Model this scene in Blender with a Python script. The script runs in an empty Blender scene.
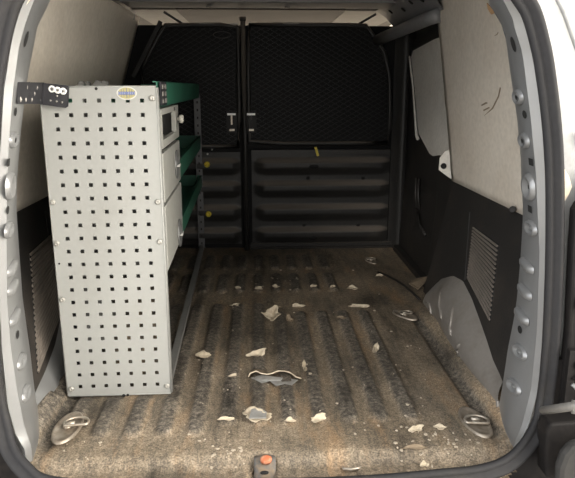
import bpy, math, random
import numpy as np
from mathutils import Vector, Matrix
R_ = math.radians
SC = bpy.context.scene
COL = SC.collection
random.seed(7)

# ------------------------------------------------------------------ camera
F, CX, CY, VPX, VPY, H = 619.0, 287.5, 239.0, 258.0, 87.0, 0.88
TH = math.atan((CY - VPY) / F)
PS = math.atan((CX - VPX) * math.cos(TH) / F)
cam_d = bpy.data.cameras.new('camera')
cam = bpy.data.objects.new('camera', cam_d)
COL.objects.link(cam)
cam_d.sensor_fit = 'HORIZONTAL'
cam_d.sensor_width = 36.0
cam_d.lens = 36.0 * F / 575.0
cam_d.clip_start = 0.02
cam.location = (0, 0, H)
cam.rotation_euler = (math.pi / 2 - TH, 0, -PS)
SC.camera = cam

# ------------------------------------------------------------------ world, sun, exposure
SC.view_settings.view_transform = 'Standard'
SC.view_settings.look = 'None'
SC.view_settings.exposure = -0.2
SC.view_settings.gamma = 1.0
SC.view_settings.use_curve_mapping = False
W = bpy.data.worlds.new('daylight'); SC.world = W
W.use_nodes = True
nt = W.node_tree; nt.nodes.clear()
wo = nt.nodes.new('ShaderNodeOutputWorld'); bg = nt.nodes.new('ShaderNodeBackground')
tc = nt.nodes.new('ShaderNodeTexCoord'); sp = nt.nodes.new('ShaderNodeSeparateXYZ')
nt.links.new(tc.outputs['Generated'], sp.inputs[0])
cr = nt.nodes.new('ShaderNodeValToRGB')           # cool on the left, warm on the right
cr.color_ramp.elements[0].position = 0.2; cr.color_ramp.elements[0].color = (0.98, 0.99, 1.0, 1)
cr.color_ramp.elements[1].position = 0.8; cr.color_ramp.elements[1].color = (1.0, 0.93, 0.82, 1)
mx = nt.nodes.new('ShaderNodeMath'); mx.operation = 'MULTIPLY_ADD'; mx.inputs[1].default_value = 0.5; mx.inputs[2].default_value = 0.5
nt.links.new(sp.outputs['X'], mx.inputs[0]); nt.links.new(mx.outputs[0], cr.inputs[0])
# brighter behind the van (-y) than in front of it
mr = nt.nodes.new('ShaderNodeMapRange')
mr.inputs['From Min'].default_value = 0.6; mr.inputs['From Max'].default_value = -1.0
mr.inputs['To Min'].default_value = 0.7; mr.inputs['To Max'].default_value = 2.2
nt.links.new(sp.outputs['Y'], mr.inputs['Value'])
# strength raised at both sides and cut straight behind, shaped to light the linings
ab = nt.nodes.new('ShaderNodeMath'); ab.operation = 'ABSOLUTE'; nt.links.new(sp.outputs['X'], ab.inputs[0])
sd = nt.nodes.new('ShaderNodeMapRange'); sd.interpolation_type = 'SMOOTHSTEP'
sd.inputs['From Min'].default_value = 0.25; sd.inputs['From Max'].default_value = 0.75; sd.inputs['To Min'].default_value = 0.55; sd.inputs['To Max'].default_value = 3.2
nt.links.new(ab.outputs[0], sd.inputs['Value'])
ml = nt.nodes.new('ShaderNodeMath'); ml.operation = 'MULTIPLY'; nt.links.new(mr.outputs[0], ml.inputs[0]); nt.links.new(sd.outputs[0], ml.inputs[1])
nt.links.new(cr.outputs[0], bg.inputs['Color']); rs = nt.nodes.new('ShaderNodeMapRange'); rs.inputs['From Min'].default_value = -0.5; rs.inputs['From Max'].default_value = 0.8; rs.inputs['To Min'].default_value = 0.85; rs.inputs['To Max'].default_value = 3.0
nt.links.new(sp.outputs['X'], rs.inputs['Value'])  # extra strength from the right, added to lift the left lining
m2 = nt.nodes.new('ShaderNodeMath'); m2.operation = 'MULTIPLY'; nt.links.new(ml.outputs[0], m2.inputs[0]); nt.links.new(rs.outputs[0], m2.inputs[1])
nt.links.new(m2.outputs[0], bg.inputs['Strength'])
nt.links.new(bg.outputs[0], wo.inputs[0])
sun_d = bpy.data.lights.new('low_sun', 'SUN'); sun_d.energy = 1.1; sun_d.angle = R_(16); sun_d.color = (1.0, 0.93, 0.83)
sun = bpy.data.objects.new('low_sun', sun_d); COL.objects.link(sun)
sun.location = (-2, -3, 3)
sun.rotation_euler = Vector((0.42, 1.0, -0.42)).to_track_quat('-Z', 'Y').to_euler()

# ------------------------------------------------------------------ helpers: positions taken from image pixels, projection back, interpolation
_Rv = Vector((math.cos(PS), -math.sin(PS), 0))
_Fv = Vector((math.sin(PS) * math.cos(TH), math.cos(PS) * math.cos(TH), -math.sin(TH)))
_Uv = _Rv.cross(_Fv)
def at(u, v, x=None, y=None, z=None):
    d = _Rv * ((u - CX) / F) - _Uv * ((v - CY) / F) + _Fv
    if x is not None: t = x / d.x
    elif y is not None: t = y / d.y
    else: t = (z - H) / d.z
    return Vector((0, 0, H)) + d * t
def proj(p):
    q = Vector(p) - Vector((0, 0, H)); w = q.dot(_Fv)
    return CX + F * q.dot(_Rv) / w, CY - F * q.dot(_Uv) / w
def lerp(a, b, t): return a + (b - a) * t
def interp(x, tab):
    return float(np.interp(x, [t[0] for t in tab], [t[1] for t in tab]))
def sm(a, b, x):
    t = min(1, max(0, (x - a) / (b - a))); return t * t * (3 - 2 * t)

# ------------------------------------------------------------------ materials
def mat(name, base, rough=0.5, metal=0.0, dirt=None, dscale=6.0, damt=(0.45, 0.7), fine=0.06, bump=0.0, bscale=80.0, spec=0.5):
    m = bpy.data.materials.new(name); m.use_nodes = True
    n = m.node_tree; b = n.nodes['Principled BSDF']
    b.inputs['Roughness'].default_value = rough; b.inputs['Metallic'].default_value = metal
    b.inputs['Specular IOR Level'].default_value = spec
    co = n.nodes.new('ShaderNodeTexCoord')
    no = n.nodes.new('ShaderNodeTexNoise'); no.inputs['Scale'].default_value = dscale; no.inputs['Detail'].default_value = 8; no.inputs['Roughness'].default_value = 0.65
    n.links.new(co.outputs['Object'], no.inputs['Vector'])
    ra = n.nodes.new('ShaderNodeValToRGB')
    ra.color_ramp.elements[0].position = damt[0]; ra.color_ramp.elements[1].position = damt[1]
    ra.color_ramp.elements[0].color = (*base, 1)
    d = dirt if dirt else tuple(c * 0.82 for c in base)
    ra.color_ramp.elements[1].color = (*d, 1)
    n.links.new(no.outputs[0], ra.inputs[0])
    nf = n.nodes.new('ShaderNodeTexNoise'); nf.inputs['Scale'].default_value = bscale; nf.inputs['Detail'].default_value = 4
    n.links.new(co.outputs['Object'], nf.inputs['Vector'])
    mi = n.nodes.new('ShaderNodeMix'); mi.data_type = 'RGBA'; mi.blend_type = 'MULTIPLY'; mi.inputs[0].default_value = 1.0
    mrn = n.nodes.new('ShaderNodeMapRange'); mrn.inputs['From Min'].default_value = 0.3; mrn.inputs['From Max'].default_value = 0.7
    mrn.inputs['To Min'].default_value = 1 - fine * 2; mrn.inputs['To Max'].default_value = 1 + fine
    n.links.new(nf.outputs[0], mrn.inputs['Value'])
    n.links.new(ra.outputs[0], mi.inputs[6]); n.links.new(mrn.outputs[0], mi.inputs[7])
    n.links.new(mi.outputs[2], b.inputs['Base Color'])
    if bump:
        bu = n.nodes.new('ShaderNodeBump'); bu.inputs['Strength'].default_value = bump; bu.inputs['Distance'].default_value = 0.004
        n.links.new(nf.outputs[0], bu.inputs['Height']); n.links.new(bu.outputs[0], b.inputs['Normal'])
    return m
M = {}
M['silver'] = mat('van_silver_paint', (0.235, 0.24, 0.245), 0.30, 0.45, (0.21, 0.21, 0.208), 5, (0.5, 0.8), 0.01)
M['arch'] = mat('wheel_arch_silver', (0.25, 0.232, 0.212), 0.38, 0.3, (0.16, 0.14, 0.118), 7, (0.45, 0.75), 0.03)
M['peg'] = mat('grey_powder_coat', (0.262, 0.268, 0.260), 0.5, 0.0, (0.23, 0.23, 0.215), 4, (0.5, 0.8), 0.015)
M['peg_edge'] = mat('bare_steel_edge', (0.6, 0.6, 0.58), 0.4, 0.3)
M['carcass'] = mat('dark_cabinet_steel', (0.16, 0.16, 0.155), 0.5)
M['drawer'] = mat('drawer_grey', (0.29, 0.293, 0.275), 0.5, 0.0, (0.25, 0.248, 0.225), 9, (0.5, 0.75), 0.04)
M['handle'] = mat('handle_grey', (0.20, 0.205, 0.205), 0.3, 0.4)
M['green'] = mat('green_steel', (0.028, 0.135, 0.088), 0.45, 0.0, (0.026, 0.105, 0.07), 7, (0.5, 0.8), 0.04)
M['post'] = mat('upright_grey', (0.11, 0.11, 0.115), 0.5, 0.2)
M['white_knob'] = mat('white_plastic', (0.50, 0.49, 0.44), 0.4)
M['rivet'] = mat('rivet_zinc', (0.36, 0.355, 0.33), 0.4, 0.3)
M['washer'] = mat('bright_washer', (0.85, 0.85, 0.84), 0.35, 0.2)
M['black'] = mat('black_void', (0.006, 0.006, 0.006), 0.8)
M['bracket'] = mat('bracket_black', (0.018, 0.018, 0.022), 0.55, 0.0, (0.028, 0.028, 0.032), 30, spec=0.3)
M['lining'] = mat('lining_board', (0.62, 0.57, 0.50), 0.55, 0.0, (0.54, 0.48, 0.405), 4, (0.42, 0.75), 0.05, 0.05, 60)
M['lining_dim'] = mat('window_board', (0.72, 0.69, 0.64), 0.6, 0.0, (0.62, 0.58, 0.53), 4, (0.42, 0.75), 0.05)
M['board_edge'] = mat('board_edge', (0.75, 0.72, 0.66), 0.6)
M['wood'] = mat('splintered_wood', (0.55, 0.33, 0.17), 0.7)
M['trim'] = mat('black_trim_plastic', (0.021, 0.0195, 0.0185), 0.5, 0.0, (0.042, 0.036, 0.031), 6, (0.45, 0.75), 0.12, 0.15, 250, 0.35)
M['louvre'] = mat('louvre_plastic', (0.13, 0.115, 0.10), 0.42, 0.0, (0.17, 0.145, 0.125), 12)
M['bulk'] = mat('partition_black_steel', (0.027, 0.0265, 0.026), 0.42, 0.0, (0.042, 0.038, 0.034), 5, (0.5, 0.8), 0.12, 0.05, 120, 0.3)
M['mesh'] = mat('partition_mesh_black', (0.013, 0.013, 0.0135), 0.5, spec=0.25)
M['mesh_back'] = mat('partition_sheet_black', (0.006, 0.006, 0.0065), 0.6, spec=0.2)
M['roof'] = mat('roof_grey_paint', (0.21, 0.21, 0.22), 0.45, 0.1, (0.17, 0.17, 0.175), 5)
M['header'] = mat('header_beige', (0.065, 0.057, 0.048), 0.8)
M['header_lit'] = mat('header_beige_lit', (0.17, 0.158, 0.138), 0.7)  # lit copy of the headliner beige for its two ends
M['skin'] = mat('body_inner_dark', (0.05, 0.05, 0.052), 0.6)
M['rubber'] = mat('seal_rubber', (0.022, 0.022, 0.024), 0.7, 0.0, (0.032, 0.030, 0.028), 8, (0.5, 0.8), 0.06, spec=0.2)
M['yellow'] = mat('yellow_plastic', (0.75, 0.60, 0.06), 0.5)
M['steel'] = mat('worn_steel', (0.50, 0.46, 0.40), 0.35, 0.6, (0.30, 0.24, 0.18), 40, (0.4, 0.7))
M['dish'] = mat('dirty_steel_dish', (0.36, 0.32, 0.27), 0.4, 0.5, (0.18, 0.14, 0.10), 30, (0.4, 0.7))
M['catch'] = mat('catch_grey', (0.11, 0.105, 0.10), 0.6, 0.0, (0.20, 0.15, 0.10), 45, (0.45, 0.65))
M['rust'] = mat('rusty_paint', (0.42, 0.12, 0.05), 0.7, 0.0, (0.5, 0.3, 0.2), 60)
M['flake'] = mat('vinyl_flake_cream', (0.52, 0.45, 0.34), 0.75, 0.0, (0.28, 0.22, 0.155), 25, (0.45, 0.75), 0.1)
M['flake_tan'] = mat('vinyl_flake_tan', (0.22, 0.17, 0.115), 0.75, 0.0, (0.13, 0.10, 0.07), 25, (0.45, 0.75), 0.1)
M['bare'] = mat('bare_grey_metal', (0.36, 0.36, 0.35), 0.45, 0.3, (0.28, 0.27, 0.25), 30)
M['crumb'] = mat('crumb_cream', (0.45, 0.39, 0.31), 0.8)
M['garage'] = mat('garage_plaster', (0.62, 0.53, 0.42), 0.85)
M['ground'] = mat('garage_concrete', (0.42, 0.40, 0.37), 0.85)
M['door_paint'] = mat('door_silver', (0.21, 0.216, 0.222), 0.45, 0.1)
M['door_cream'] = mat('door_cream_tone', (0.62, 0.53, 0.42), 0.5)  # cream reflection painted on the body panels; also the door's window board
M['door_trim'] = mat('door_trim_black', (0.010, 0.009, 0.009), 0.65, 0.0, (0.02, 0.017, 0.015), 10, (0.5, 0.8), 0.1, spec=0.15)
M['bumper'] = mat('bumper_grey_black', (0.035, 0.034, 0.033), 0.65, spec=0.2)
M['rod'] = mat('door_stay_steel', (0.26, 0.25, 0.235), 0.4, 0.4)
M['stick_white'] = mat('sticker_white', (0.50, 0.50, 0.48), 0.5)
M['stick_yellow'] = mat('sticker_yellow', (0.36, 0.33, 0.15), 0.5)
M['stick_blue'] = mat('sticker_blue', (0.04, 0.06, 0.20), 0.5)
M['stick_pale'] = mat('sticker_pale_blue', (0.20, 0.23, 0.38), 0.5)

def dust_highlight(m, dust, amount, lo, hi):
    # dust tint on upward faces, doubling as painted highlight on the bead tops
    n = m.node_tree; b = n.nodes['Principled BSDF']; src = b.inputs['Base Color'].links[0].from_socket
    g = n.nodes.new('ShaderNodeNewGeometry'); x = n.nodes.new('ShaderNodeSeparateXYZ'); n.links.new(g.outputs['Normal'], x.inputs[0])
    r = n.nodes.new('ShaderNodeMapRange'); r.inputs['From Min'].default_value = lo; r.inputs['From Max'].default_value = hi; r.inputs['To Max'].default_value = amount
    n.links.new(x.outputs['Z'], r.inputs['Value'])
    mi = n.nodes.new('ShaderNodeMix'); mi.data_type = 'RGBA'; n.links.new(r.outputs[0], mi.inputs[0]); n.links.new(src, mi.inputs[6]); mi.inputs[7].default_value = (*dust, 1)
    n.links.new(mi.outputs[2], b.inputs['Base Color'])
dust_highlight(M['bulk'], (0.20, 0.175, 0.15), 0.8, 0.1, 0.75)
def floor_mat():
    m = bpy.data.materials.new('dirty_floor_covering'); m.use_nodes = True
    n = m.node_tree; b = n.nodes['Principled BSDF']; L = n.links.new
    b.inputs['Roughness'].default_value = 0.62
    b.inputs['Specular IOR Level'].default_value = 0.35
    co = n.nodes.new('ShaderNodeTexCoord')
    at_ = n.nodes.new('ShaderNodeAttribute'); at_.attribute_name = 'worn'
    # streaky along the ribs
    mp = n.nodes.new('ShaderNodeMapping'); mp.inputs['Scale'].default_value = (9, 2.2, 5)
    L(co.outputs['Object'], mp.inputs[0])
    n1 = n.nodes.new('ShaderNodeTexNoise'); n1.inputs['Scale'].default_value = 1.6; n1.inputs['Detail'].default_value = 10; n1.inputs['Roughness'].default_value = 0.72
    L(mp.outputs[0], n1.inputs['Vector'])
    n2 = n.nodes.new('ShaderNodeTexNoise'); n2.inputs['Scale'].default_value = 70; n2.inputs['Detail'].default_value = 8; n2.inputs['Roughness'].default_value = 0.75
    L(co.outputs['Object'], n2.inputs['Vector'])
    n3 = n.nodes.new('ShaderNodeTexNoise'); n3.inputs['Scale'].default_value = 2.6; n3.inputs['Detail'].default_value = 6
    L(co.outputs['Object'], n3.inputs['Vector'])
    # dust colour: brown with orange patches
    dr = n.nodes.new('ShaderNodeValToRGB')
    dr.color_ramp.elements[0].position = 0.36; dr.color_ramp.elements[0].color = (0.125, 0.107, 0.085, 1)
    dr.color_ramp.elements[1].position = 0.66; dr.color_ramp.elements[1].color = (0.32, 0.255, 0.18, 1)
    L(n1.outputs[0], dr.inputs[0])
    rr = n.nodes.new('ShaderNodeValToRGB')
    rr.color_ramp.elements[0].position = 0.36; rr.color_ramp.elements[0].color = (0.064, 0.057, 0.049, 1)
    rr.color_ramp.elements[1].position = 0.66; rr.color_ramp.elements[1].color = (0.19, 0.165, 0.134, 1)
    L(n2.outputs[0], rr.inputs[0])
    fm = n.nodes.new('ShaderNodeMath'); fm.operation = 'MULTIPLY_ADD'
    ns = n.nodes.new('ShaderNodeMath'); ns.operation = 'MULTIPLY_ADD'; ns.inputs[1].default_value = 1.5; ns.inputs[2].default_value = -0.74
    L(n1.outputs[0], ns.inputs[0])
    fm.inputs[1].default_value = 1.0; L(at_.outputs['Fac'], fm.inputs[0]); L(ns.outputs[0], fm.inputs[2]); fm.use_clamp = True
    mi = n.nodes.new('ShaderNodeMix'); mi.data_type = 'RGBA'
    L(fm.outputs[0], mi.inputs[0]); L(dr.outputs[0], mi.inputs[6]); L(rr.outputs[0], mi.inputs[7])
    # speckle and blotches
    sr = n.nodes.new('ShaderNodeMapRange'); sr.inputs['From Min'].default_value = 0.3; sr.inputs['From Max'].default_value = 0.7; sr.inputs['To Min'].default_value = 0.45; sr.inputs['To Max'].default_value = 1.4
    L(n2.outputs[0], sr.inputs['Value'])
    br = n.nodes.new('ShaderNodeMapRange'); br.inputs['From Min'].default_value = 0.35; br.inputs['From Max'].default_value = 0.65; br.inputs['To Min'].default_value = 0.65; br.inputs['To Max'].default_value = 1.2
    L(n3.outputs[0], br.inputs['Value'])
    mm = n.nodes.new('ShaderNodeMath'); mm.operation = 'MULTIPLY'; L(sr.outputs[0], mm.inputs[0]); L(br.outputs[0], mm.inputs[1])
    mu = n.nodes.new('ShaderNodeMix'); mu.data_type = 'RGBA'; mu.blend_type = 'MULTIPLY'; mu.inputs[0].default_value = 1
    L(mi.outputs[2], mu.inputs[6]); L(mm.outputs[0], mu.inputs[7])
    n4 = n.nodes.new('ShaderNodeTexNoise'); n4.inputs['Scale'].default_value = 240; n4.inputs['Detail'].default_value = 3
    L(co.outputs['Object'], n4.inputs['Vector'])
    g4 = n.nodes.new('ShaderNodeMapRange'); g4.inputs['From Min'].default_value = 0.35; g4.inputs['From Max'].default_value = 0.68; g4.inputs['To Min'].default_value = 0.6; g4.inputs['To Max'].default_value = 1.5
    L(n4.outputs[0], g4.inputs['Value'])
    mp2 = n.nodes.new('ShaderNodeMapping'); mp2.inputs['Scale'].default_value = (7, 1.6, 1); mp2.inputs['Location'].default_value = (3.1, 1.7, 0)
    L(co.outputs['Object'], mp2.inputs[0])
    n5 = n.nodes.new('ShaderNodeTexNoise'); n5.inputs['Scale'].default_value = 1.3; n5.inputs['Detail'].default_value = 7; n5.inputs['Roughness'].default_value = 0.7
    L(mp2.outputs[0], n5.inputs['Vector'])
    o5 = n.nodes.new('ShaderNodeMapRange'); o5.inputs['From Min'].default_value = 0.52; o5.inputs['From Max'].default_value = 0.68; o5.inputs['To Max'].default_value = 0.38
    L(n5.outputs[0], o5.inputs['Value'])
    iv = n.nodes.new('ShaderNodeMath'); iv.operation = 'SUBTRACT'; iv.inputs[0].default_value = 1.0; iv.use_clamp = True; L(fm.outputs[0], iv.inputs[1])
    om = n.nodes.new('ShaderNodeMath'); om.operation = 'MULTIPLY'; L(o5.outputs[0], om.inputs[0]); L(iv.outputs[0], om.inputs[1])
    mo = n.nodes.new('ShaderNodeMix'); mo.data_type = 'RGBA'; L(om.outputs[0], mo.inputs[0]); L(mu.outputs[2], mo.inputs[6]); mo.inputs[7].default_value = (0.40, 0.24, 0.115, 1)
    d5 = n.nodes.new('ShaderNodeMapRange'); d5.inputs['From Min'].default_value = 0.36; d5.inputs['From Max'].default_value = 0.46; d5.inputs['To Min'].default_value = 0.5; d5.inputs['To Max'].default_value = 1.0
    L(n5.outputs[0], d5.inputs['Value'])
    gd = n.nodes.new('ShaderNodeMath'); gd.operation = 'MULTIPLY'; L(g4.outputs[0], gd.inputs[0]); L(d5.outputs[0], gd.inputs[1])
    mg = n.nodes.new('ShaderNodeMix'); mg.data_type = 'RGBA'; mg.blend_type = 'MULTIPLY'; mg.inputs[0].default_value = 1; L(mo.outputs[2], mg.inputs[6]); L(gd.outputs[0], mg.inputs[7])
    L(mg.outputs[2], b.inputs['Base Color'])
    bu = n.nodes.new('ShaderNodeBump'); bu.inputs['Strength'].default_value = 0.6; bu.inputs['Distance'].default_value = 0.004
    L(n2.outputs[0], bu.inputs['Height']); L(bu.outputs[0], b.inputs['Normal'])
    return m
M['floor'] = floor_mat()

# ------------------------------------------------------------------ mesh builder
class MB:
    def __init__(s): s.v = []; s.f = []; s.m = []; s.sm = []
    def add(s, vs, fs, mi=0, smooth=True):
        o = len(s.v); s.v += [tuple(v) for v in vs]
        for f in fs: s.f.append([i + o for i in f]); s.m.append(mi); s.sm.append(smooth)
        return s
    def box(s, lo, hi, mi=0, mtx=None):
        x0, y0, z0 = lo; x1, y1, z1 = hi
        vs = [Vector(p) for p in ((x0,y0,z0),(x1,y0,z0),(x1,y1,z0),(x0,y1,z0),(x0,y0,z1),(x1,y0,z1),(x1,y1,z1),(x0,y1,z1))]
        if mtx: vs = [mtx @ v for v in vs]
        return s.add(vs, [(0,3,2,1),(4,5,6,7),(0,1,5,4),(1,2,6,5),(2,3,7,6),(3,0,4,7)], mi, False)
    def bar(s, a, b, w, h, up=(0,0,1), mi=0):
        a = Vector(a); b = Vector(b); d = (b - a); L = d.length; d.normalize()
        x = d.cross(Vector(up)); x.normalize(); u = x.cross(d)
        mtx = Matrix((( x.x,d.x,u.x,a.x),(x.y,d.y,u.y,a.y),(x.z,d.z,u.z,a.z),(0,0,0,1)))
        return s.box((-w/2,0,-h/2),(w/2,L,h/2),mi,mtx)
    def tube(s, pts, r, n=8, mi=0, closed=False, cap=True):
        pts = [Vector(p) for p in pts]; N = len(pts); rings = []
        up = Vector((0,0,1))
        for i, p in enumerate(pts):
            if closed: t = pts[(i+1)%N] - pts[i-1]
            else: t = pts[min(i+1,N-1)] - pts[max(i-1,0)]
            t.normalize()
            a = t.cross(up)
            if a.length < 0.05: a = t.cross(Vector((1,0,0)))
            a.normalize(); b = a.cross(t)
            rr = r[i] if isinstance(r,(list,tuple)) else r
            rings.append([p + a*math.cos(2*math.pi*k/n)*rr + b*math.sin(2*math.pi*k/n)*rr for k in range(n)])
        vs = [q for g in rings for q in g]; fs = []
        for i in range(N if closed else N-1):
            j = (i+1)%N
            for k in range(n): fs.append((i*n+k, i*n+(k+1)%n, j*n+(k+1)%n, j*n+k))
        if cap and not closed: fs += [tuple(range(n))[::-1], tuple((N-1)*n+k for k in range(n))]
        return s.add(vs, fs, mi, True)
    def lathe(s, prof, c, ax=(0,0,1), n=20, mi=0, smooth=True, sx=1.0, roll=None):
        ax = Vector(ax).normalized(); q = Vector((0,0,1)).rotation_difference(ax).to_matrix()
        if roll is not None: q = Matrix.Rotation(roll, 3, ax) @ q
        c = Vector(c); vs = []; fs = []; P = len(prof)
        for r, h in prof:
            for k in range(n):
                a = 2*math.pi*k/n; vs.append(c + q @ Vector((r*math.cos(a)*sx, r*math.sin(a), h)))
        for i in range(P-1):
            for k in range(n): fs.append((i*n+k, i*n+(k+1)%n, (i+1)*n+(k+1)%n, (i+1)*n+k))
        if prof[-1][0] > 1e-6: fs.append(tuple((P-1)*n+k for k in range(n)))
        if prof[0][0] > 1e-6: fs.append(tuple(range(n))[::-1])
        return s.add(vs, fs, mi, smooth)
    def grid(s, fn, nu, nv, mi=0, smooth=True, flip=False):
        vs = [fn(i/(nu-1), j/(nv-1)) for j in range(nv) for i in range(nu)]; fs = []
        for j in range(nv-1):
            for i in range(nu-1):
                f = (j*nu+i, j*nu+i+1, (j+1)*nu+i+1, (j+1)*nu+i)
                fs.append(f[::-1] if flip else f)
        return s.add(vs, fs, mi, smooth)
    def prism(s, poly, vec, mi=0):
        vec = Vector(vec); n = len(poly); vs = [Vector(p) for p in poly]; vs += [p + vec for p in vs]
        fs = [tuple(range(n))[::-1], tuple(range(n, 2*n))] + [(i,(i+1)%n,n+(i+1)%n,n+i) for i in range(n)]
        return s.add(vs, fs, mi, False)
    def build(s, name, mats, parent=None, world=True, bevel=0, solid=0, origin=None):
        me = bpy.data.meshes.new(name)
        V = np.array(s.v)
        if parent is None:
            o = Vector(origin) if origin else Vector(((V[:,0].min()+V[:,0].max())/2, (V[:,1].min()+V[:,1].max())/2, V[:,2].min()))
        else:
            o = parent_loc(parent) if world else Vector((0,0,0))
        me.from_pydata([tuple(Vector(v) - o) for v in s.v], [], s.f)
        ms = mats if isinstance(mats, (list, tuple)) else [mats]
        for k in ms: me.materials.append(M[k])
        me.polygons.foreach_set('material_index', s.m)
        me.polygons.foreach_set('use_smooth', s.sm)
        me.update()
        ob = bpy.data.objects.new(name, me); COL.objects.link(ob)
        if parent is None: ob.location = o
        else: ob.parent = parent
        if solid:
            md = ob.modifiers.new('thickness', 'SOLIDIFY'); md.thickness = abs(solid); md.offset = 1 if solid > 0 else -1
        if bevel:
            md = ob.modifiers.new('bevel', 'BEVEL'); md.width = bevel; md.segments = 2; md.limit_method = 'ANGLE'
        return ob
def parent_loc(p):
    l = Vector((0,0,0))
    while p: l = l + p.location; p = p.parent
    return l
def tag(o, label, cat, group=None, kind=None):
    o['label'] = label; o['category'] = cat
    if group: o['group'] = group
    if kind: o['kind'] = kind
    return o
def thing(name, label, cat, loc=(0,0,0), rz=0, group=None):
    e = bpy.data.objects.new(name, None); e.empty_display_size = 0.05; COL.objects.link(e)
    e.location = loc; e.rotation_euler = (0,0,rz)
    return tag(e, label, cat, group)
def struct(o): o['kind'] = 'structure'; return o

# ------------------------------------------------------------------ van interior surfaces
def XR(z): return interp(z, [(0,.665),(.515,.775),(.88,.738),(1.06,.718),(1.22,.704),(1.28,.68)])
def XL(z): return interp(z, [(0,-.605),(.515,-.732),(.88,-.69),(1.22,-.585),(1.28,-.54)])
def XTR(z): return .665 + .2136*z         # black trim planes below the linings
def XTL(z): return -.605 - .2466*z
def on_surf(u, v, X, off=0):
    x = X(.5)
    for _ in range(25):
        p = at(u, v, x=x); x = .5*x + .5*(X(p.z) + off)
    return at(u, v, x=x)
def table(pts): return sorted((p.z, p.x, p.y) for p in pts)
# edges of the rear pillars: rows of (z, x, y)
_wr = lambda z: XTR(z) if z < .515 else XR(z)
_wl = lambda z: XTL(z) if z < .515 else XL(z)
IR = table([at(u, v, y=1.47) for u, v in ((503,382),(508,348),(514,318),(517,298),(520,264),(522,234),(523,213),(520.6,157),(517,117),(510,71),(505,32),(497,16),(487,2))] + [at(498,412,z=.008), Vector((.54,1.47,1.2))])
IL = table([at(u, v, y=1.55) for u, v in ((35,393),(30,350),(22.6,298),(19,248),(16.5,210),(17,180),(21,130),(28,75),(38,25),(51,0))] + [at(40,421,z=.008), Vector((-.48,1.55,1.2))])
SR = table([at(u, v, y=1.338) for u, v in ((503,0),(512,16),(515,29),(522,51),(524,64),(531,120),(536,173),(539.5,254),(537,330),(531,390),(522,425),(514,444))] + [Vector((.46,1.338,1.13)), Vector((.37,1.338,1.2))])
LR = table([at(u, v, y=1.325) for u, v in ((512,0),(522,16),(528,37),(534,61),(541,110),(545,173),(546,254),(543,330),(538,390),(529,425),(519,443))] + [Vector((.47,1.325,1.13)), Vector((.38,1.325,1.2))])
SL = table([at(u, v, y=1.338) for u, v in ((34,0),(25,24),(19,47),(13,90),(9,140),(7,180),(6.5,230),(7,300),(11,350),(17,390),(24,425),(31,446))] + [Vector((-.40,1.338,1.13)), Vector((-.33,1.338,1.2))])
LL = table([at(u, v, y=1.325) for u, v in ((24.5,0),(16.7,21),(11.5,42),(4,90),(1,140),(-1.5,180),(-2,270),(2,350),(8,407),(16,435),(25,450))] + [Vector((-.405,1.325,1.13)), Vector((-.335,1.325,1.2))])
def cur(tab, z): return Vector((interp(z,[(t[0],t[1]) for t in tab]), interp(z,[(t[0],t[2]) for t in tab]), z))

# ---- floor height field
PITCH, X0 = .0833, -.0075
def worn(x, y):
    k = round((x - X0)/PITCH); dx = abs(x - (X0 + k*PITCH))
    if k < -7 or k > 5: return 0
    w = 0
    for a, b in ((1.455 if k < -1 else 1.50, 2.44 if k < 1 else 2.34), (2.60,2.86), (2.95,3.20)):
        if k == 5 and b > 2.5: continue
        if a <= y <= b:
            e = 0
            if y < a + .022: e = (a + .022 - y)
            if y > b - .022: e = (y - b + .022)
            d = math.hypot(dx, e)
            w = max(w, 1 - sm(.014, .029, d))
    return w
def gutter(x, y):
    g = max((1 - sm(.010, .022, abs(x - .607)))*(1 - sm(2.25, 2.4, y)), (1 - sm(.012, .024, abs(x + .55)))*(1 - sm(2.5, 2.6, y)))
    return g*sm(1.37, 1.45, y)
def floor_z(x, y):
    z = .011*worn(x, y)*(1 - (sm(1.64,1.655,y) - sm(1.70,1.715,y))*(1 - sm(-.25,-.235,x)))
    z += .0015*math.sin(5*x + 2*y)*math.sin(3.1*y + 1)
    z -= .012*gutter(x, y)
    z -= .024*(1 - sm(1.335, 1.366, y))             # step down to the sill
    if y < 1.37:
        for cx, hw in ((.0, .032), (.2, .036)):
            z -= .012*(1 - sm(hw-.006, hw+.004, abs(x-cx)))
    if y > 1.36: z += .035*sm(.575, .66, x)**2*(1 - sm(2.3, 2.5, y)) + .03*sm(-.52, -.61, x)**2
    return z
def build_floor():
    nx, ny = 290, 190
    xs = np.linspace(-.74, .82, nx); ys = np.linspace(1.245, 3.40, ny)
    b = MB(); vs = [(x, y, floor_z(x, y)) for y in ys for x in xs]
    fs = [(j*nx+i, j*nx+i+1, (j+1)*nx+i+1, (j+1)*nx+i) for j in range(ny-1) for i in range(nx-1) if ys[j] > 1.33 or -(.575 - 1.2*max(0, 1.29 - ys[j])) < xs[i] < .612 - 1.3*max(0, 1.29 - ys[j])]
    b.add(vs, fs)
    o = b.build('floor', 'floor', origin=(0,0,0))
    a = o.data.attributes.new('worn', 'FLOAT', 'POINT')
    a.data.foreach_set('value', [max(worn(v[0], v[1]), 1.1*gutter(v[0], v[1])) for v in vs])  # gutter bands darkened too: grime plus painted shade of the curb
    struct(o)
    # underside and sill
    b = MB(); b.box((-.74,1.22,-.16),(.82,3.40,-.06)); o = b.build('trim_1', 'silver'); struct(o)
build_floor()

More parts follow.
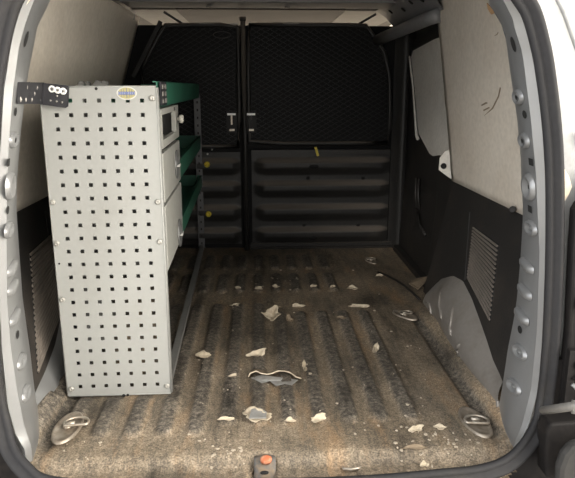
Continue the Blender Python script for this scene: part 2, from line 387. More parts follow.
# ---- outer shell (keeps daylight out except through the rear opening)
def shell():
    b = MB()
    for zf, side in ((1, 'right'), (-1, 'left')):
        b = MB()
        zs = [-.16,.0,.3,.515,.7,.88,1.06,1.14,1.22,1.30]
        def fn(u, v, zf=zf):
            z = lerp(-.16, 1.30, v); y = lerp(1.37, 3.52, u)
            x = (max(XR(z), .80 if z < .6 else 0) + .13) if zf > 0 else (XL(z) - .10 if z > .5 else -.84)
            return (x, y, z)
        b.grid(fn, 6, 30, flip=zf > 0)
        struct(b.build('wall_' + side, 'skin', solid=.01))
    b = MB(); b.box((-.66,1.30,1.28),(.80,3.52,1.31))
    for y in (1.9, 2.45): b.box((-.55,y-.04,1.25),(.68,y+.04,1.28))
    b.box((-.60,2.90,1.243),(.68,3.12,1.28))
    for x in (-.22, .14): b.lathe([(.014,-.004),(.014,.0),(.010,.002)], (x, 3.03, 1.241), n=12)
    struct(b.build('ceiling', 'roof'))
    b = MB(); b.box((-.82,4.55,-.16),(.90,4.60,.75)); struct(b.build('wall_front', 'skin'))
    b = MB(); b.box((-.80,3.52,1.285),(.90,4.65,1.31)); struct(b.build('trim_4', 'header'))
shell()

# headliner of the cab seen over the partition
t = thing('cab_header', 'beige cab headliner seen over the top of the black partition', 'headliner', (0,3.6,1.27))
MB().box((-.42,3.40,1.268),(.46,4.6,1.276)).build('header_strip', 'header', t)
o = MB().box((-.66,3.40,1.266),(-.42,4.6,1.276)).build('lit_end', 'header_lit', t); o['label'] = 'headliner end at the left with daylight painted in'  # paler headliner ends, daylight from the cab painted into the colour
o = MB().box((.46,3.40,1.266),(.78,4.6,1.276)).build('lit_end', 'header_lit', t); o['label'] = 'headliner end at the right with daylight painted in'
MB().bar((-.48,3.40,1.255),(-.39,3.40,1.20),.012,.012).build('strut', 'skin', t)
MB().bar((.53,3.40,1.20),(.62,3.40,1.25),.012,.012).build('strut', 'skin', t)

# roof side rail on the right
b = MB()
b.tube([(.62,3.33,1.115),(.665,3.0,1.135),(.69,2.62,1.148),(.70,2.50,1.15)], .028, 10)
b.grid(lambda u, v: (lerp(.60,.705,v)+.0*u, lerp(3.3,2.45,u), lerp(1.255,1.165,v) + .012*math.sin(v*math.pi)), 14, 5)
for yy, vv in ((3.1,.35),(2.9,.5),(2.72,.4),(2.58,.5)):
    b.lathe([(.012,0),(.012,.004),(.0,.004)], (lerp(.60,.705,vv), yy, lerp(1.255,1.165,vv)+.006), (-.6,0,-.8), 10, 1)
o = b.build('roof_side_rail', ['roof', 'black'], solid=0)
tag(o, 'dark grey roof side rail above the sliding door at the right', 'roof rail')

# ------------------------------------------------------------------ rear pillars
def near_on(fn, u, v):
    best = None
    for i in range(61):
        for j in range(161):
            p = fn(i/60, j/160); q = proj(p); d = (q[0]-u)**2 + (q[1]-v)**2
            if best is None or d < best[0]: best = (d, i/60, j/160)
    return best[1], best[2]
def pillar(I, S, L, side, label, feats):
    z1 = 1.2
    def face(t, s):           # t: strip -> inner edge, s: height
        z = lerp(.012, z1, s)
        a = cur(S, z); c = cur(I, z)
        p = a.lerp(c, t)
        p.x += side*(-.006)*math.sin(math.pi*t)
        return p
    b = MB()
    b.grid(face, 9, 60, 0, True, flip=side > 0)
    def strip(t, s):
        z = lerp(.012, z1, s)
        return cur(L, z).lerp(cur(S, z), t)
    b.grid(strip, 3, 60, 0, True, flip=side > 0)
    # return from the inner edge back to the side wall
    def ret(t, s):
        z = lerp(.012, z1, s); c = cur(I, z); w = (_wr(z) if side > 0 else _wl(z))
        return c.lerp(Vector((w + side*.01, c.y + .035, z)), t)
    b.grid(ret, 3, 40, 0, True, flip=side > 0)
    # return flange to the inside of the seal
    b.grid(lambda t, s: cur(L, lerp(.012,z1,s)) + Vector((side*.03*t, .02*t, 0)), 3, 60, 0, True, flip=side < 0)
    for k, u, v in feats:
        i, j = near_on(face, u, v)
        p = face(i, j); e = .01
        du = face(min(1,i+e), j) - face(max(0,i-e), j); dv = face(i, min(1,j+e)) - face(i, max(0,j-e))
        n = du.cross(dv).normalized()
        if n.x*side > 0: n = -n
        du.normalize(); dv.normalize()
        def disc(r, mi, off, sy=1.0, m=16, pw=0):
            vs = []
            for q in range(m):
                a = 2*math.pi*q/m + pw
                vs.append(p + n*off + du*(r*1.6*math.cos(a)) + dv*(r*sy*math.sin(a)))
            b.add(vs, [tuple(range(m))], mi, False)
        if k in ('dimple', 'bolt'):
            rings = []; 
            prof = [(1.0,0),(.86,.008),(.66,.009),(.46,.001),(.30,.001),(.2,.005),(0.02,.006)]
            vs = []; m = 18
            for r, h in prof:
                for q in range(m):
                    a = 2*math.pi*q/m; R = .0185*r
                    vs.append(p + n*h + du*R*2.0*math.cos(a) + dv*R*math.sin(a))
            fs = [(x*m+q, x*m+(q+1)%m, (x+1)*m+(q+1)%m, (x+1)*m+q) for x in range(len(prof)-1) for q in range(m)]
            b.add(vs, fs, 0, True)
            if k == 'dimple': disc(.0055, 1, .0065)
        elif k == 'oval':
            vs = []; m = 20; prof = [(1.0,0),(.88,.011),(.72,.011),(.55,.001),(.02,.001)]
            for r, h in prof:
                for q in range(m):
                    a = 2*math.pi*q/m
                    vs.append(p + n*h + du*.034*r*math.cos(a) + dv*.032*r*math.sin(a))
            fs = [(x*m+q, x*m+(q+1)%m, (x+1)*m+(q+1)%m, (x+1)*m+q) for x in range(len(prof)-1) for q in range(m)]
            b.add(vs, fs, 0, True); disc(.006, 1, .003, 1.0, 4, .78); 
        elif k == 'slot': disc(.009, 1, .0015, 1.9)
        elif k == 'square': disc(.0115, 1, .0015, 1.0, 4, math.pi/4)
        elif k == 'hole': disc(.0085, 1, .0015, 1.1)
        elif k == 'ridge':
            vs = []; m = 18; prof = [(1.0,0),(.82,.009),(.5,.012),(.05,.012)]
            for r, h in prof:
                for q in range(m):
                    a = 2*math.pi*q/m
                    c_ = math.copysign(abs(math.cos(a))**.6, math.cos(a)); s_ = math.copysign(abs(math.sin(a))**.6, math.sin(a))
                    w = du*.042*r*c_ + dv*.013*r*s_ + dv*(.003*r*c_)
                    vs.append(p + n*h + w)
            fs = [(x*m+q, x*m+(q+1)%m, (x+1)*m+(q+1)%m, (x+1)*m+q) for x in range(len(prof)-1) for q in range(m)]
            b.add(vs, fs, 0, True)
    o = b.build('rear_pillar', ['silver', 'black'])
    return tag(o, label, 'pillar')
pillar(IR, SR, LR, 1, 'silver punched door pillar at the right of the load opening', [
    ('slot',514,45),('dimple',519,96),('hole',525,115),('dimple',524.5,142),('square',531,163),('oval',530.5,186),('square',530.6,209),
    ('bolt',531,229),('ridge',527,266),('ridge',525,292),('ridge',522,316),('hole',521,329),('bolt',519.5,352),('bolt',514.5,385.5)])
pillar(IL, SL, LL, -1, 'silver punched door pillar at the left of the load opening', [
    ('slot',26,38),('hole',15,112),('dimple',13,141),('square',7,163),('oval',8,185),('hole',7,210),('bolt',7,229),('ridge',11,268),
    ('ridge',12,287),('ridge',14.5,317),('hole',18,335),('bolt',20,361),('bolt',24.5,393)])

# ------------------------------------------------------------------ rubber seal round the opening
def seal():
    px = [(440,475.5,1.225),(475,472,1.228),(503,463.5,1.24),(522,448,1.262),(537,425,1.29)]
    right = [at(u, v, y=y) for u, v, y in px] + [Vector((x, 1.318, z)) for x, z in ((.674,.155),(.676,.24),(.672,.34),(.660,.515),(.641,.698),(.620,.82),(.595,.925),(.580,.972),(.561,1.02),(.539,1.052),(.47,1.13),(.37,1.21))]
    left = [Vector((x, 1.318, z)) for x, z in ((-.33,1.20),(-.42,1.12),(-.477,1.047),(-.494,1.012),(-.515,.95),(-.536,.874),(-.552,.773),(-.567,.689),(-.588,.492),(-.602,.304),(-.603,.20))] + [at(u, v, y=y) for u, v, y in ((3,420,1.30),(10,446,1.275),(25,467,1.245),(48,482,1.226))]
    mid = [Vector((.20,1.318,1.25)), Vector((-.15,1.318,1.25))]
    bot = [at(u, v, y=1.224) for u, v in ((110,487),(190,486),(260,485),(320,484),(380,481))]
    P = right + mid + left + bot
    N = len(P); pts = []
    for i in range(N):
        a, c, d, e = P[i-1], P[i], P[(i+1)%N], P[(i+2)%N]
        for k in range(5):
            t = k/5
            pts.append(.5*((2*c) + (d-a)*t + (2*a-5*c+4*d-e)*t*t + (3*c-a-3*d+e)*t**3))
    # profile: flat base with two lobes, in (out, toward camera)
    prof = [(-.018,0),(-.019,.010),(-.012,.017),(-.005,.011),(-.001,.012),(.006,.022),(.014,.022),(.020,.012),(.020,-.004),(0,-.010)]
    b = MB(); n = len(prof); M_ = len(pts); vs = []; fs = []
    for i in range(M_):
        t = (pts[(i+1)%M_] - pts[i-1]).normalized()
        out = Vector((t.z, 0, -t.x)).normalized()      # loop runs anticlockwise seen from behind: right side goes up -> out = +x
        for o_, c_ in prof:
            vs.append(pts[i] + out*o_ + Vector((0,-1,0))*c_)
    for i in range(M_):
        j = (i+1) % M_
        for k in range(n): fs.append((i*n+k, i*n+(k+1)%n, j*n+(k+1)%n, j*n+k))
    b.add(vs, fs)
    o = b.build('door_seal', 'rubber')
    tag(o, 'dark grey rubber weatherstrip running round the rear opening', 'door seal')
    return pts
SEAL = seal()

# body jamb outside the seal
def jamb():
    b = MB()
    SR_ = [(-.16,.66),(.0,.66),(.05,.672),(.13,.69),(.34,.688),(.515,.676),(.698,.657),(.82,.636),(.925,.611),(.972,.596),(1.02,.577),(1.052,.555),(1.2,.40)]
    OR_ = [(-.16,.84),(.5,.86),(.75,.80),(.88,.735),(.96,.695),(1.04,.655),(1.12,.60),(1.22,.50)]
    b.grid(lambda u, v: (lerp(interp(lerp(-.16,1.2,v),SR_)-.02, interp(lerp(-.16,1.2,v),OR_), u), 1.33+.05*u*u, lerp(-.16,1.2,v)), 5, 40, 0, True)
    b.tube([(.70,1.326,.78),(.735,1.325,.75),(.752,1.325,.715),(.757,1.325,.66)], .006, 8, 0)
    b.tube([(interp(z,OR_), 1.38, z) for z in (.5,.75,.88,.96,1.04,1.12,1.22)], .008, 8)
    o = b.build('quarter_panel', 'door_paint', solid=0)
    tag(o, 'silver outer body panel right of the rubber door seal', 'body panel')
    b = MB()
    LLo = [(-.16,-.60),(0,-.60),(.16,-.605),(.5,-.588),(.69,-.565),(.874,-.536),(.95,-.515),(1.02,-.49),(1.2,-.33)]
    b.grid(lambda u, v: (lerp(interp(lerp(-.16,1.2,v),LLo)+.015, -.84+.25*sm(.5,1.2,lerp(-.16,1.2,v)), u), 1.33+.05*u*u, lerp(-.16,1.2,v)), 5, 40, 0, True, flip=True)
    o = b.build('quarter_panel', 'door_cream')  # cream reflection put into the panel's own colour
    tag(o, 'outer body panel painted with a cream reflection left of the rubber door seal', 'body panel')
    # upper frame above the opening, closes the roof edge (out of the picture)
    b = MB(); b.box((-.62,1.33,1.245),(.72,1.40,1.31)); struct(b.build('trim_2', 'silver'))
jamb()

# ------------------------------------------------------------------ side linings
FAR_R = sorted((p.z, p.y) for p in [on_surf(u, v, XR) for u, v in ((435.5,-4),(437,8),(441,50),(445,95),(449,140),(452,180))])
def board(name, label, I, X, zs, far, z0, z1, side, edge_wave=0):
    b = MB()
    def fn(u, v):
        z = lerp(z0, z1, v); y0 = 1.50 if side > 0 else 1.57
        y = lerp(y0, far(z), u)
        w = edge_wave*math.sin(z*70)*(u > .99)
        return (X(z) + side*.004, y + w, z)
    b.grid(fn, 24, 30, 0, True, flip=side < 0)
    o = b.build(name, ['lining', 'board_edge'], solid=.006 if side > 0 else .006)
    md = o.modifiers['thickness']; md.offset = -1; md.material_offset_rim = 1
    return tag(o, label, 'wall panel')
ro = board('lining_board', 'tall cream lining board on the right wall above the vented black trim', IR, XR, None, lambda z: interp(z, FAR_R), .515, 1.225, 1, .003)
lo = board('lining_board', 'scuffed cream lining board on the left wall behind the storage cabinet', IL, XL, None, lambda z: 3.30 - .02*sm(.5,1.2,z), .515, 1.22, -1)
# torn corner and scuffs on the right board are modelled as small chips
b = MB(); b.prism([at(487,3,x=.699), at(492,9,x=.699), at(494.5,13,x=.699), at(491.5,14.5,x=.699), at(488,9,x=.699)], (.002,0,0))
tag(b.build('wood_splinter', 'wood'), 'orange splintered wood chip at top edge of the right lining', 'splinter')

# scuff marks: slits in the left board, scratches and a splintered edge on the right one
def mark(name, board_, pts, X, off, m, side):
    b = MB(); b.prism([on_surf(u, v, X, off) for u, v in pts], (side*.0006,0,0)); b.build(name, m, board_)
mark('slit', lo, [(133,20),(134.5,13.5),(135.6,13),(134.2,20.4)], XL, .0016, 'carcass', 1)
mark('nail_hole', lo, [(128.5,31),(129.5,29.3),(130.3,30.6),(129.4,32)], XL, .0016, 'carcass', 1)
for pts in ([(484,116),(492,108),(498,96),(500,87),(501,88),(499,97),(493,109)], [(481,105),(486,102),(488,103),(482,106)], [(483,110),(489,107),(490,108),(484,111)], [(494,36),(497,34),(498,32),(498.6,32.6),(497,35.2)]):
    mark('scratch', ro, pts, XR, -.0022, 'flake_tan', -1)
b = MB(); b.prism([on_surf(u, v, XR, -.0025) for u, v in ((487,3),(492,9),(494.5,13),(491.5,14.5),(488,9))], (-.0012,0,0)); o = b.build('splinter', 'wood', ro); o['label'] = 'orange splintered edge'

# ------------------------------------------------------------------ black trim panels with louvres
ARCH_T = {
 1: [on_surf(u, v, XTR) for u, v in ((441,279),(453,275.6),(463,281),(471.6,298),(479,318),(486.7,340),(493,360),(499,373),(503,382))],
 -1: [on_surf(u, v, XTL) for u, v in ((35,393),(45,372),(55,345),(60,322))]}
ARCH_T[1] = [ARCH_T[1][0] + Vector((-.02,.06,-.10))] + ARCH_T[1]
_l = ARCH_T[-1][-1]
ARCH_T[-1] += [Vector((XTL(.17), _l.y+.15, .17)), Vector((XTL(.17), _l.y+.3, .17)), Vector((XTL(.1), _l.y+.45, .1)), Vector((XTL(.0), _l.y+.5, .0))]
def trim_panel(side):
    X = XTR if side > 0 else XTL
    I = IR if side > 0 else IL
    s = side
    t = thing('side_trim_panel', 'black plastic trim with louvred vent under the right lining board' if s > 0 else 'black plastic trim with louvred vent between left pillar and cabinet', 'trim panel', (X(.3), 2.1, 0))
    far = 2.42 if s > 0 else 2.55
    btab = sorted((p.y, p.z) for p in ARCH_T[s])
    def bottom(y): return interp(y, btab)
    b = MB()
    def fn(u, v):
        z1 = .522
        z = z1
        for _ in range(4):
            y0 = 1.52 if s > 0 else 1.575
            y = lerp(y0, far, u)
            z = lerp(bottom(y)-.004, z1, v)
        return (X(z), y, z)
    b.grid(fn, 40, 24, 0, True, flip=s < 0)
    # top ledge running back to the wall, seam groove and raised rear block
    b.grid(lambda u, v: (lerp(X(.522), X(.522)+s*.04, v), lerp(1.755 if s > 0 else 1.845, far, u), .522+.004*v), 20, 3, 0, True, flip=s > 0)
    b.build('panel', 'trim', t)
    if s > 0:
        g0 = on_surf(470,212,XTR); g1 = on_surf(465,280,XTR)
        corners = [(474,226),(499,244),(490.5,322),(468,278)]; nsl = 17
    else:
        g0 = on_surf(45,212,XTL); g1 = on_surf(52,260,XTL)
        corners = [(29,252),(52,232),(60,312),(37,374)]; nsl = 22
    b = MB(); b.bar(g0 - Vector((s*.001,0,0)), g1 - Vector((s*.001,0,0)), .003, .003, (0,1,0)); b.build('seam', 'bumper', t)
    c4 = [on_surf(u, v, X) for u, v in corners]
    b = MB(); b.prism([c4[0], c4[1], c4[2], c4[3]], (s*-.0012,0,0)); b.build('vent_recess', 'black', t)
    b = MB()
    for k in range(nsl):
        f = (k+.5)/nsl; a = c4[0].lerp(c4[3], f); c = c4[1].lerp(c4[2], f)
        hh = (c4[0]-c4[3]).length/nsl
        b.prism([a + Vector((-s*.0014,0,hh*.2)), c + Vector((-s*.0014,0,hh*.2)), c + Vector((-s*.006,0,hh*.02)), a + Vector((-s*.006,0,hh*.02))], (0,0,-hh*.34))
    b.build('louvre_vent', 'louvre', t)
    if s > 0:
        b = MB(); b.lathe([(.011,0),(.011,.006),(.007,.009)], at(513,210,x=.762), (-.6,-.5,.6), 12); b.build('clip', 'bumper', t)
trim_panel(1); trim_panel(-1)

# ------------------------------------------------------------------ wheel arches
def arch_right():
    Tp = [at(426,303,x=.648), at(431,290,x=.675)] + ARCH_T[1][1:]
    Fp = [at(*p, z=.006) for p in [(424,306),(426,311),(429,316),(433,321),(437.7,327),(444,338),(450,348),(460,362),(473,380),(486,398),(500,417)]]
    def samp(P, t):
        i = min(int(t*(len(P)-1)), len(P)-2); return P[i].lerp(P[i+1], t*(len(P)-1)-i)
    b = MB()
    def fn(u, v):
        a = samp(Fp, u); c = samp(Tp, u); p = a.lerp(c, v)
        p.x -= .035*math.sin(math.pi*v)*(.3+.7*math.sin(math.pi*min(1,u*1.1)))
        p.z += .01*math.sin(math.pi*v)
        return p
    b.grid(fn, 50, 16, 0, True, flip=True)
    b.grid(lambda u, v: samp(Tp, u) + Vector((.06*v, 0, -.012*v)), 50, 3, 0, True, flip=True)
    # pressed beads
    for pts in ([(429,302),(430,308),(432,318)], [(441,290),(440,305),(441.5,320)], [(455,306),(451,318),(450,330),(452,335)], [(459,343),(458,350),(460,356)], [(498,410),(500,400)]):
        vs = []
        for k in range(9):
            f = k/8*(len(pts)-1); i = min(int(f), len(pts)-2); u = lerp(pts[i][0], pts[i+1][0], f-i); v_ = lerp(pts[i][1], pts[i+1][1], f-i)
            best = min(((proj(fn(a/60, c/20))[0]-u)**2 + (proj(fn(a/60, c/20))[1]-v_)**2, a, c) for a in range(61) for c in range(21))
            p = fn(best[1]/60, best[2]/20)
            vs.append(p)
        b.tube(vs, [.001]+[.0065]*7+[.001], 8)
    o = b.build('wheel_arch', 'arch'); tag(o, 'dull silver wheel arch bulging in at the right of the floor', 'wheel arch')
def arch_left():
    Tp = [at(40,421,z=.008)] + ARCH_T[-1]
    Fp = [at(40.5,422,z=.004), at(54,400,z=.004), at(62,386,z=.004), at(69,376,z=.004)] + [Vector((-.58,y,.004)) for y in (1.98,2.1,2.25,2.4,2.5)]
    def samp(P, t):
        i = min(int(t*(len(P)-1)), len(P)-2); return P[i].lerp(P[i+1], t*(len(P)-1)-i)
    b = MB()
    def fn(u, v):
        p = samp(Fp, u).lerp(samp(Tp, u), v); p.x += .02*math.sin(math.pi*v)*math.sin(math.pi*u); return p
    b.grid(fn, 40, 12)
    b.grid(lambda u, v: samp(Tp, u) + Vector((-.06*v, 0, -.012*v)), 40, 3)
    o = b.build('wheel_arch', 'silver'); tag(o, 'silver wheel arch low on the left between pillar and cabinet', 'wheel arch')
arch_right(); arch_left()

# ------------------------------------------------------------------ partition (bulkhead)
BY = 3.36
def partition():
    t = thing('cargo_partition', 'black steel partition with mesh upper half across the front of the load bay', 'partition', (.02, BY, 0))
    def beads(name, xa, xb, z0, z1):
        b = MB()
        def fn(u, v):
            x = lerp(xa, xb, u); z = lerp(z0, z1, v)
            d = 0
            for zc in (.478, .354, .223, .095):
                e = max(xa + .075 - x, x - (xb - .055), 0)
                dz = max(0, z - zc)/.036 + max(0, zc - .018 - z)/.05; q = min(1, math.hypot(dz, e/.07)); d = max(d, .5 + .5*math.cos(math.pi*q))
            return (x, BY - .004 - .026*d, z)
        b.grid(fn, 60, 110, 0, True)
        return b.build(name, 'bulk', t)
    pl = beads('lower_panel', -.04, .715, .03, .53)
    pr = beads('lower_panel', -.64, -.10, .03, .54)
    b = MB()
    for u, v, w, h in ((314,166.5,.026,.011),(313,238,.022,.011),(308,178,.011,.009),(363,178,.011,.008),(304,225,.011,.008),(358,225,.011,.007)):
        p = at(u, v, y=BY-(.0305 if w > .015 else .010))
        b.lathe([(h,0),(h,.003),(h*.6,.0045)], p, (0,-1,0), 16, 0, True, w/h)
    b.build('drain_hole', 'black', pl)
    # bottom flange, outer filler
    b = MB(); b.box((-.05,BY-.02,.015),(.74,BY,.035)); b.box((-.05,BY-.012,.0),(.74,BY,.008)); b.build('bottom_rail', 'bulk', t)
    b = MB(); b.prism([(-.83,BY+.03,-.05),(.92,BY+.03,-.05),(.92,BY+.03,1.10),(.84,BY+.03,1.19),(-.83,BY+.03,1.19)],(0,.015,0)); b.build('outer_sheet', 'mesh_back', t)
    b = MB()
    b.grid(lambda u, v: (lerp(.72,.83,u), BY - .05*math.sin(math.pi*u)**2, lerp(0,1.17,v)), 8, 12, 0, True)
    b.build('side_post', 'bulk', t)
    # frames (round tube)
    LP = [(-.60,.57),(-.60,.97),(-.475,1.185),(-.10,1.19),(-.10,.57)]
    RP = [(-.05,.585),(-.05,1.19),(.56,1.19),(.66,1.06),(.695,.93),(.71,.585)]
    def frame(name, P, r):
        b = MB(); pts = []
        n = len(P)
        for i in range(n):
            a = Vector((P[i][0], BY-.012, P[i][1])); c = Vector((P[(i+1)%n][0], BY-.012, P[(i+1)%n][1]))
            for k in range(4): pts.append(a.lerp(c, k/4 + .02))
        b.tube(pts, r, 8, 0, True); return b.build(name, 'bulk', t)
    frame('screen_frame', LP, .012); frame('screen_frame', RP, .012)
    b = MB(); b.tube([(-.072,BY-.03,.0),(-.072,BY-.03,.6),(-.074,BY-.03,1.205)], .013, 10); b.tube([(-.074,BY-.03,1.205),(-.074,BY-.03,1.225)], .018, 8)
    b.build('centre_post', 'bulk', t)
    b = MB(); b.box((-.04,BY-.028,.528),(.71,BY+.0,.552)); b.build('cross_rail', 'bulk', t)
    b = MB(); b.bar((-.645,BY-.01,.93),(-.49,BY-.01,1.205),.02,.02,(0,1,0)); b.build('slanted_edge', 'bulk', t)
    # expanded mesh: crossing strands clipped to each frame
    def inside(P, x, z):
        c = True; n = len(P); sgn = 0
        for i in range(n):
            x0,z0 = P[i]; x1,z1 = P[(i+1)%n]
            cr_ = (x1-x0)*(z-z0)-(z1-z0)*(x-x0)
            if abs(cr_) < 1e-9: continue
            if sgn == 0: sgn = 1 if cr_ > 0 else -1
            elif (cr_ > 0) != (sgn > 0): return False
        return True
    for P in (LP, RP):
        xs = [p[0] for p in P]; zs = [p[1] for p in P]
        b = MB(); w, h = .046, .026
        for sg in (1, -1):
            k0 = -60
            for k in range(-60, 90):
                # line: z = sg*(h/w)*(x - xs0) + k*h + zmin
                seg = None
                for i in range(241):
                    x = lerp(min(xs), max(xs), i/240); z = sg*(h/w)*(x-min(xs)) + k*h + min(zs)
                    if inside(P, x, z):
                        if seg is None: seg = [(x,z),(x,z)]
                        else: seg[1] = (x,z)
                if seg and math.hypot(seg[1][0]-seg[0][0], seg[1][1]-seg[0][1]) > .01:
                    yy = BY - .004 - (.003 if sg > 0 else 0)
                    b.bar((seg[0][0],yy,seg[0][1]), (seg[1][0],yy,seg[1][1]), .0045, .003, (0,1,0))
        b.build('mesh_screen', 'mesh', t)
        b = MB(); b.prism([(x, BY+.006, z) for x, z in P], (0,.004,0)); b.build('backing_sheet', 'mesh_back', t)
    # latches
    for u, hh in ((231.5, 1), (251, 0)):
        p = at(u, 114, y=BY-.03)
        b = MB(); b.box((p.x-.022,p.y-.012,p.z-.006),(p.x+.022,p.y+.02,p.z+.004))
        l = b.build('latch', 'washer' if True else 'steel', t); l['label'] = 'bright latch bar'
        b = MB(); b.box((p.x-.004,p.y-.006,p.z-(.055 if hh else .03)),(p.x+.004,p.y+.02,p.z-.006)); b.build('latch_stem', 'steel' if hh else 'bulk', l)
        b = MB(); b.box((p.x-.012,p.y-.006,p.z-.088),(p.x+.014,p.y+.02,p.z-.078)); b.build('latch_foot', 'steel', l)
        b = MB(); b.box((p.x-.028,p.y+.008,p.z-.1),(p.x+.028,p.y+.022,p.z+.015)); b.build('latch_plate', 'mesh', l)
    for u, v in ((207,164.5),(208.5,214)):
        p = at(u, v, y=BY-.03)
        b = MB(); b.lathe([(.016,-.02),(.016,.003),(.010,.007),(.007,.007),(.006,.002)], p, (0,-1,0), 14); o = b.build('plug', 'yellow', pr); o['label'] = 'yellow plastic plug'
    for u, v in ((207.5,154),(212,149.5)):
        p = at(u, v, y=BY-.012)
        b = MB(); b.lathe([(.005,-.006),(.005,.003),(.002,.005)], p, (0,-1,0), 8); b.build('rivet', 'washer', pr)
    a = at(315.5,147,y=BY-.034); c = at(318,156,y=BY-.036)
    b = MB(); b.bar(a, c, .013, .005, (0,1,0)); o = b.build('strap_tag', 'yellow', t); o['label'] = 'short yellow strap tag'
    # bright edge strips along the top
    b = MB()
    for u0, u1 in ((199,214),(230,238),(283,299),(313,329)):
        p = at(u0, 24 if u0 < 290 else 24.5, y=BY-.02); q = at(u1, 24 if u0 < 290 else 25, y=BY-.02)
        b.bar(p, q, .004, .007, (0,0,1))
    o = b.build('top_clip', 'rod', t); o['label'] = 'pale metal clips on the top edge'
    # loop of wire on the left screen
    b = MB(); p = at(222,35,y=BY-.018); b.tube([p + Vector((.045*math.cos(a), 0, .016*math.sin(a))) for a in np.linspace(0,2*math.pi,17)[:-1]], .0022, 6, 0, True); b.build('wire_loop', 'bulk', t)
partition()

# ------------------------------------------------------------------ sliding door seen past the right board
def sliding():
    t = thing('sliding_door', 'black inner face of the sliding side door with boarded window', 'door', (.8,2.9,0))
    b = MB()
    wz = [(2.42,.60),(2.71,.588),(2.82,.576),(3.0,.62),(3.095,.672)]
    def fn(u, v):
        y = lerp(2.40, 3.335, u); z = lerp(0, 1.12, v)
        x = .80
        if z < .5: x = lerp(.775, .80, sm(.05,.5,z)) - .02*sm(2.75,2.45,y)
        if .16 < z < .42 and 2.7 < y < 3.1: x += .012*sm(.0,.04,min(z-.16,.42-z,y-2.7,3.1-y))
        return (x, y, z)
    b.grid(fn, 50, 60, 0, True); b.build('inner_trim', 'trim', t)
    W_ = [(2.43,.60),(2.71,.588),(2.80,.574),(2.86,.58),(3.07,.655),(3.10,.69),(3.2,.88),(3.30,1.03),(3.27,1.06),(2.88,1.088),(2.43,1.10)]
    b = MB(); b.prism([(.793,y,z) for y, z in W_], (.006,0,0)); o = b.build('window_board', 'lining_dim', t); o['label'] = 'grey board filling the window'
    E_ = [(3.06,.63),(3.09,.645),(3.115,.69),(3.21,.88),(3.30,1.01),(3.315,1.035)]
    b = MB(); b.tube([(.788,y,z) for y, z in E_], [.008,.008,.006,.005,.005,.004], 8); o = b.build('window_edge', 'board_edge', t); o['label'] = 'bright bare edge of the window board'
    b = MB()
    for yy in (3.05, 3.0): b.tube([(.79,yy,.44),(.785,yy,.36),(.79,yy-.02,.29)], .008, 8)
    b.tube([(.788,3.0,.27),(.785,2.93,.22),(.785,2.82,.2)], .009, 8); b.build('grab_rib', 'trim', t)
    b = MB(); b.box((.74,2.46,-.0),(.80,3.30,.028)); b.build('step_edge', 'trim', t)
sliding()
# pillar bracket
b = MB(); P_ = [at(439,170,y=2.50), at(440,158,y=2.50), at(445,151.5,y=2.50), at(453,149,y=2.50), at(453,180,y=2.50), at(447,176,y=2.50)]
b.prism(P_, (0,.008,0), 0); b.lathe([(.012,0),(.012,.003),(.008,.003)], at(443.5,166,y=2.495), (0,-1,0), 14, 1)
tag(b.build('striker_bracket', ['board_edge', 'black']), 'small white metal bracket with a hole at far edge of right lining', 'bracket')

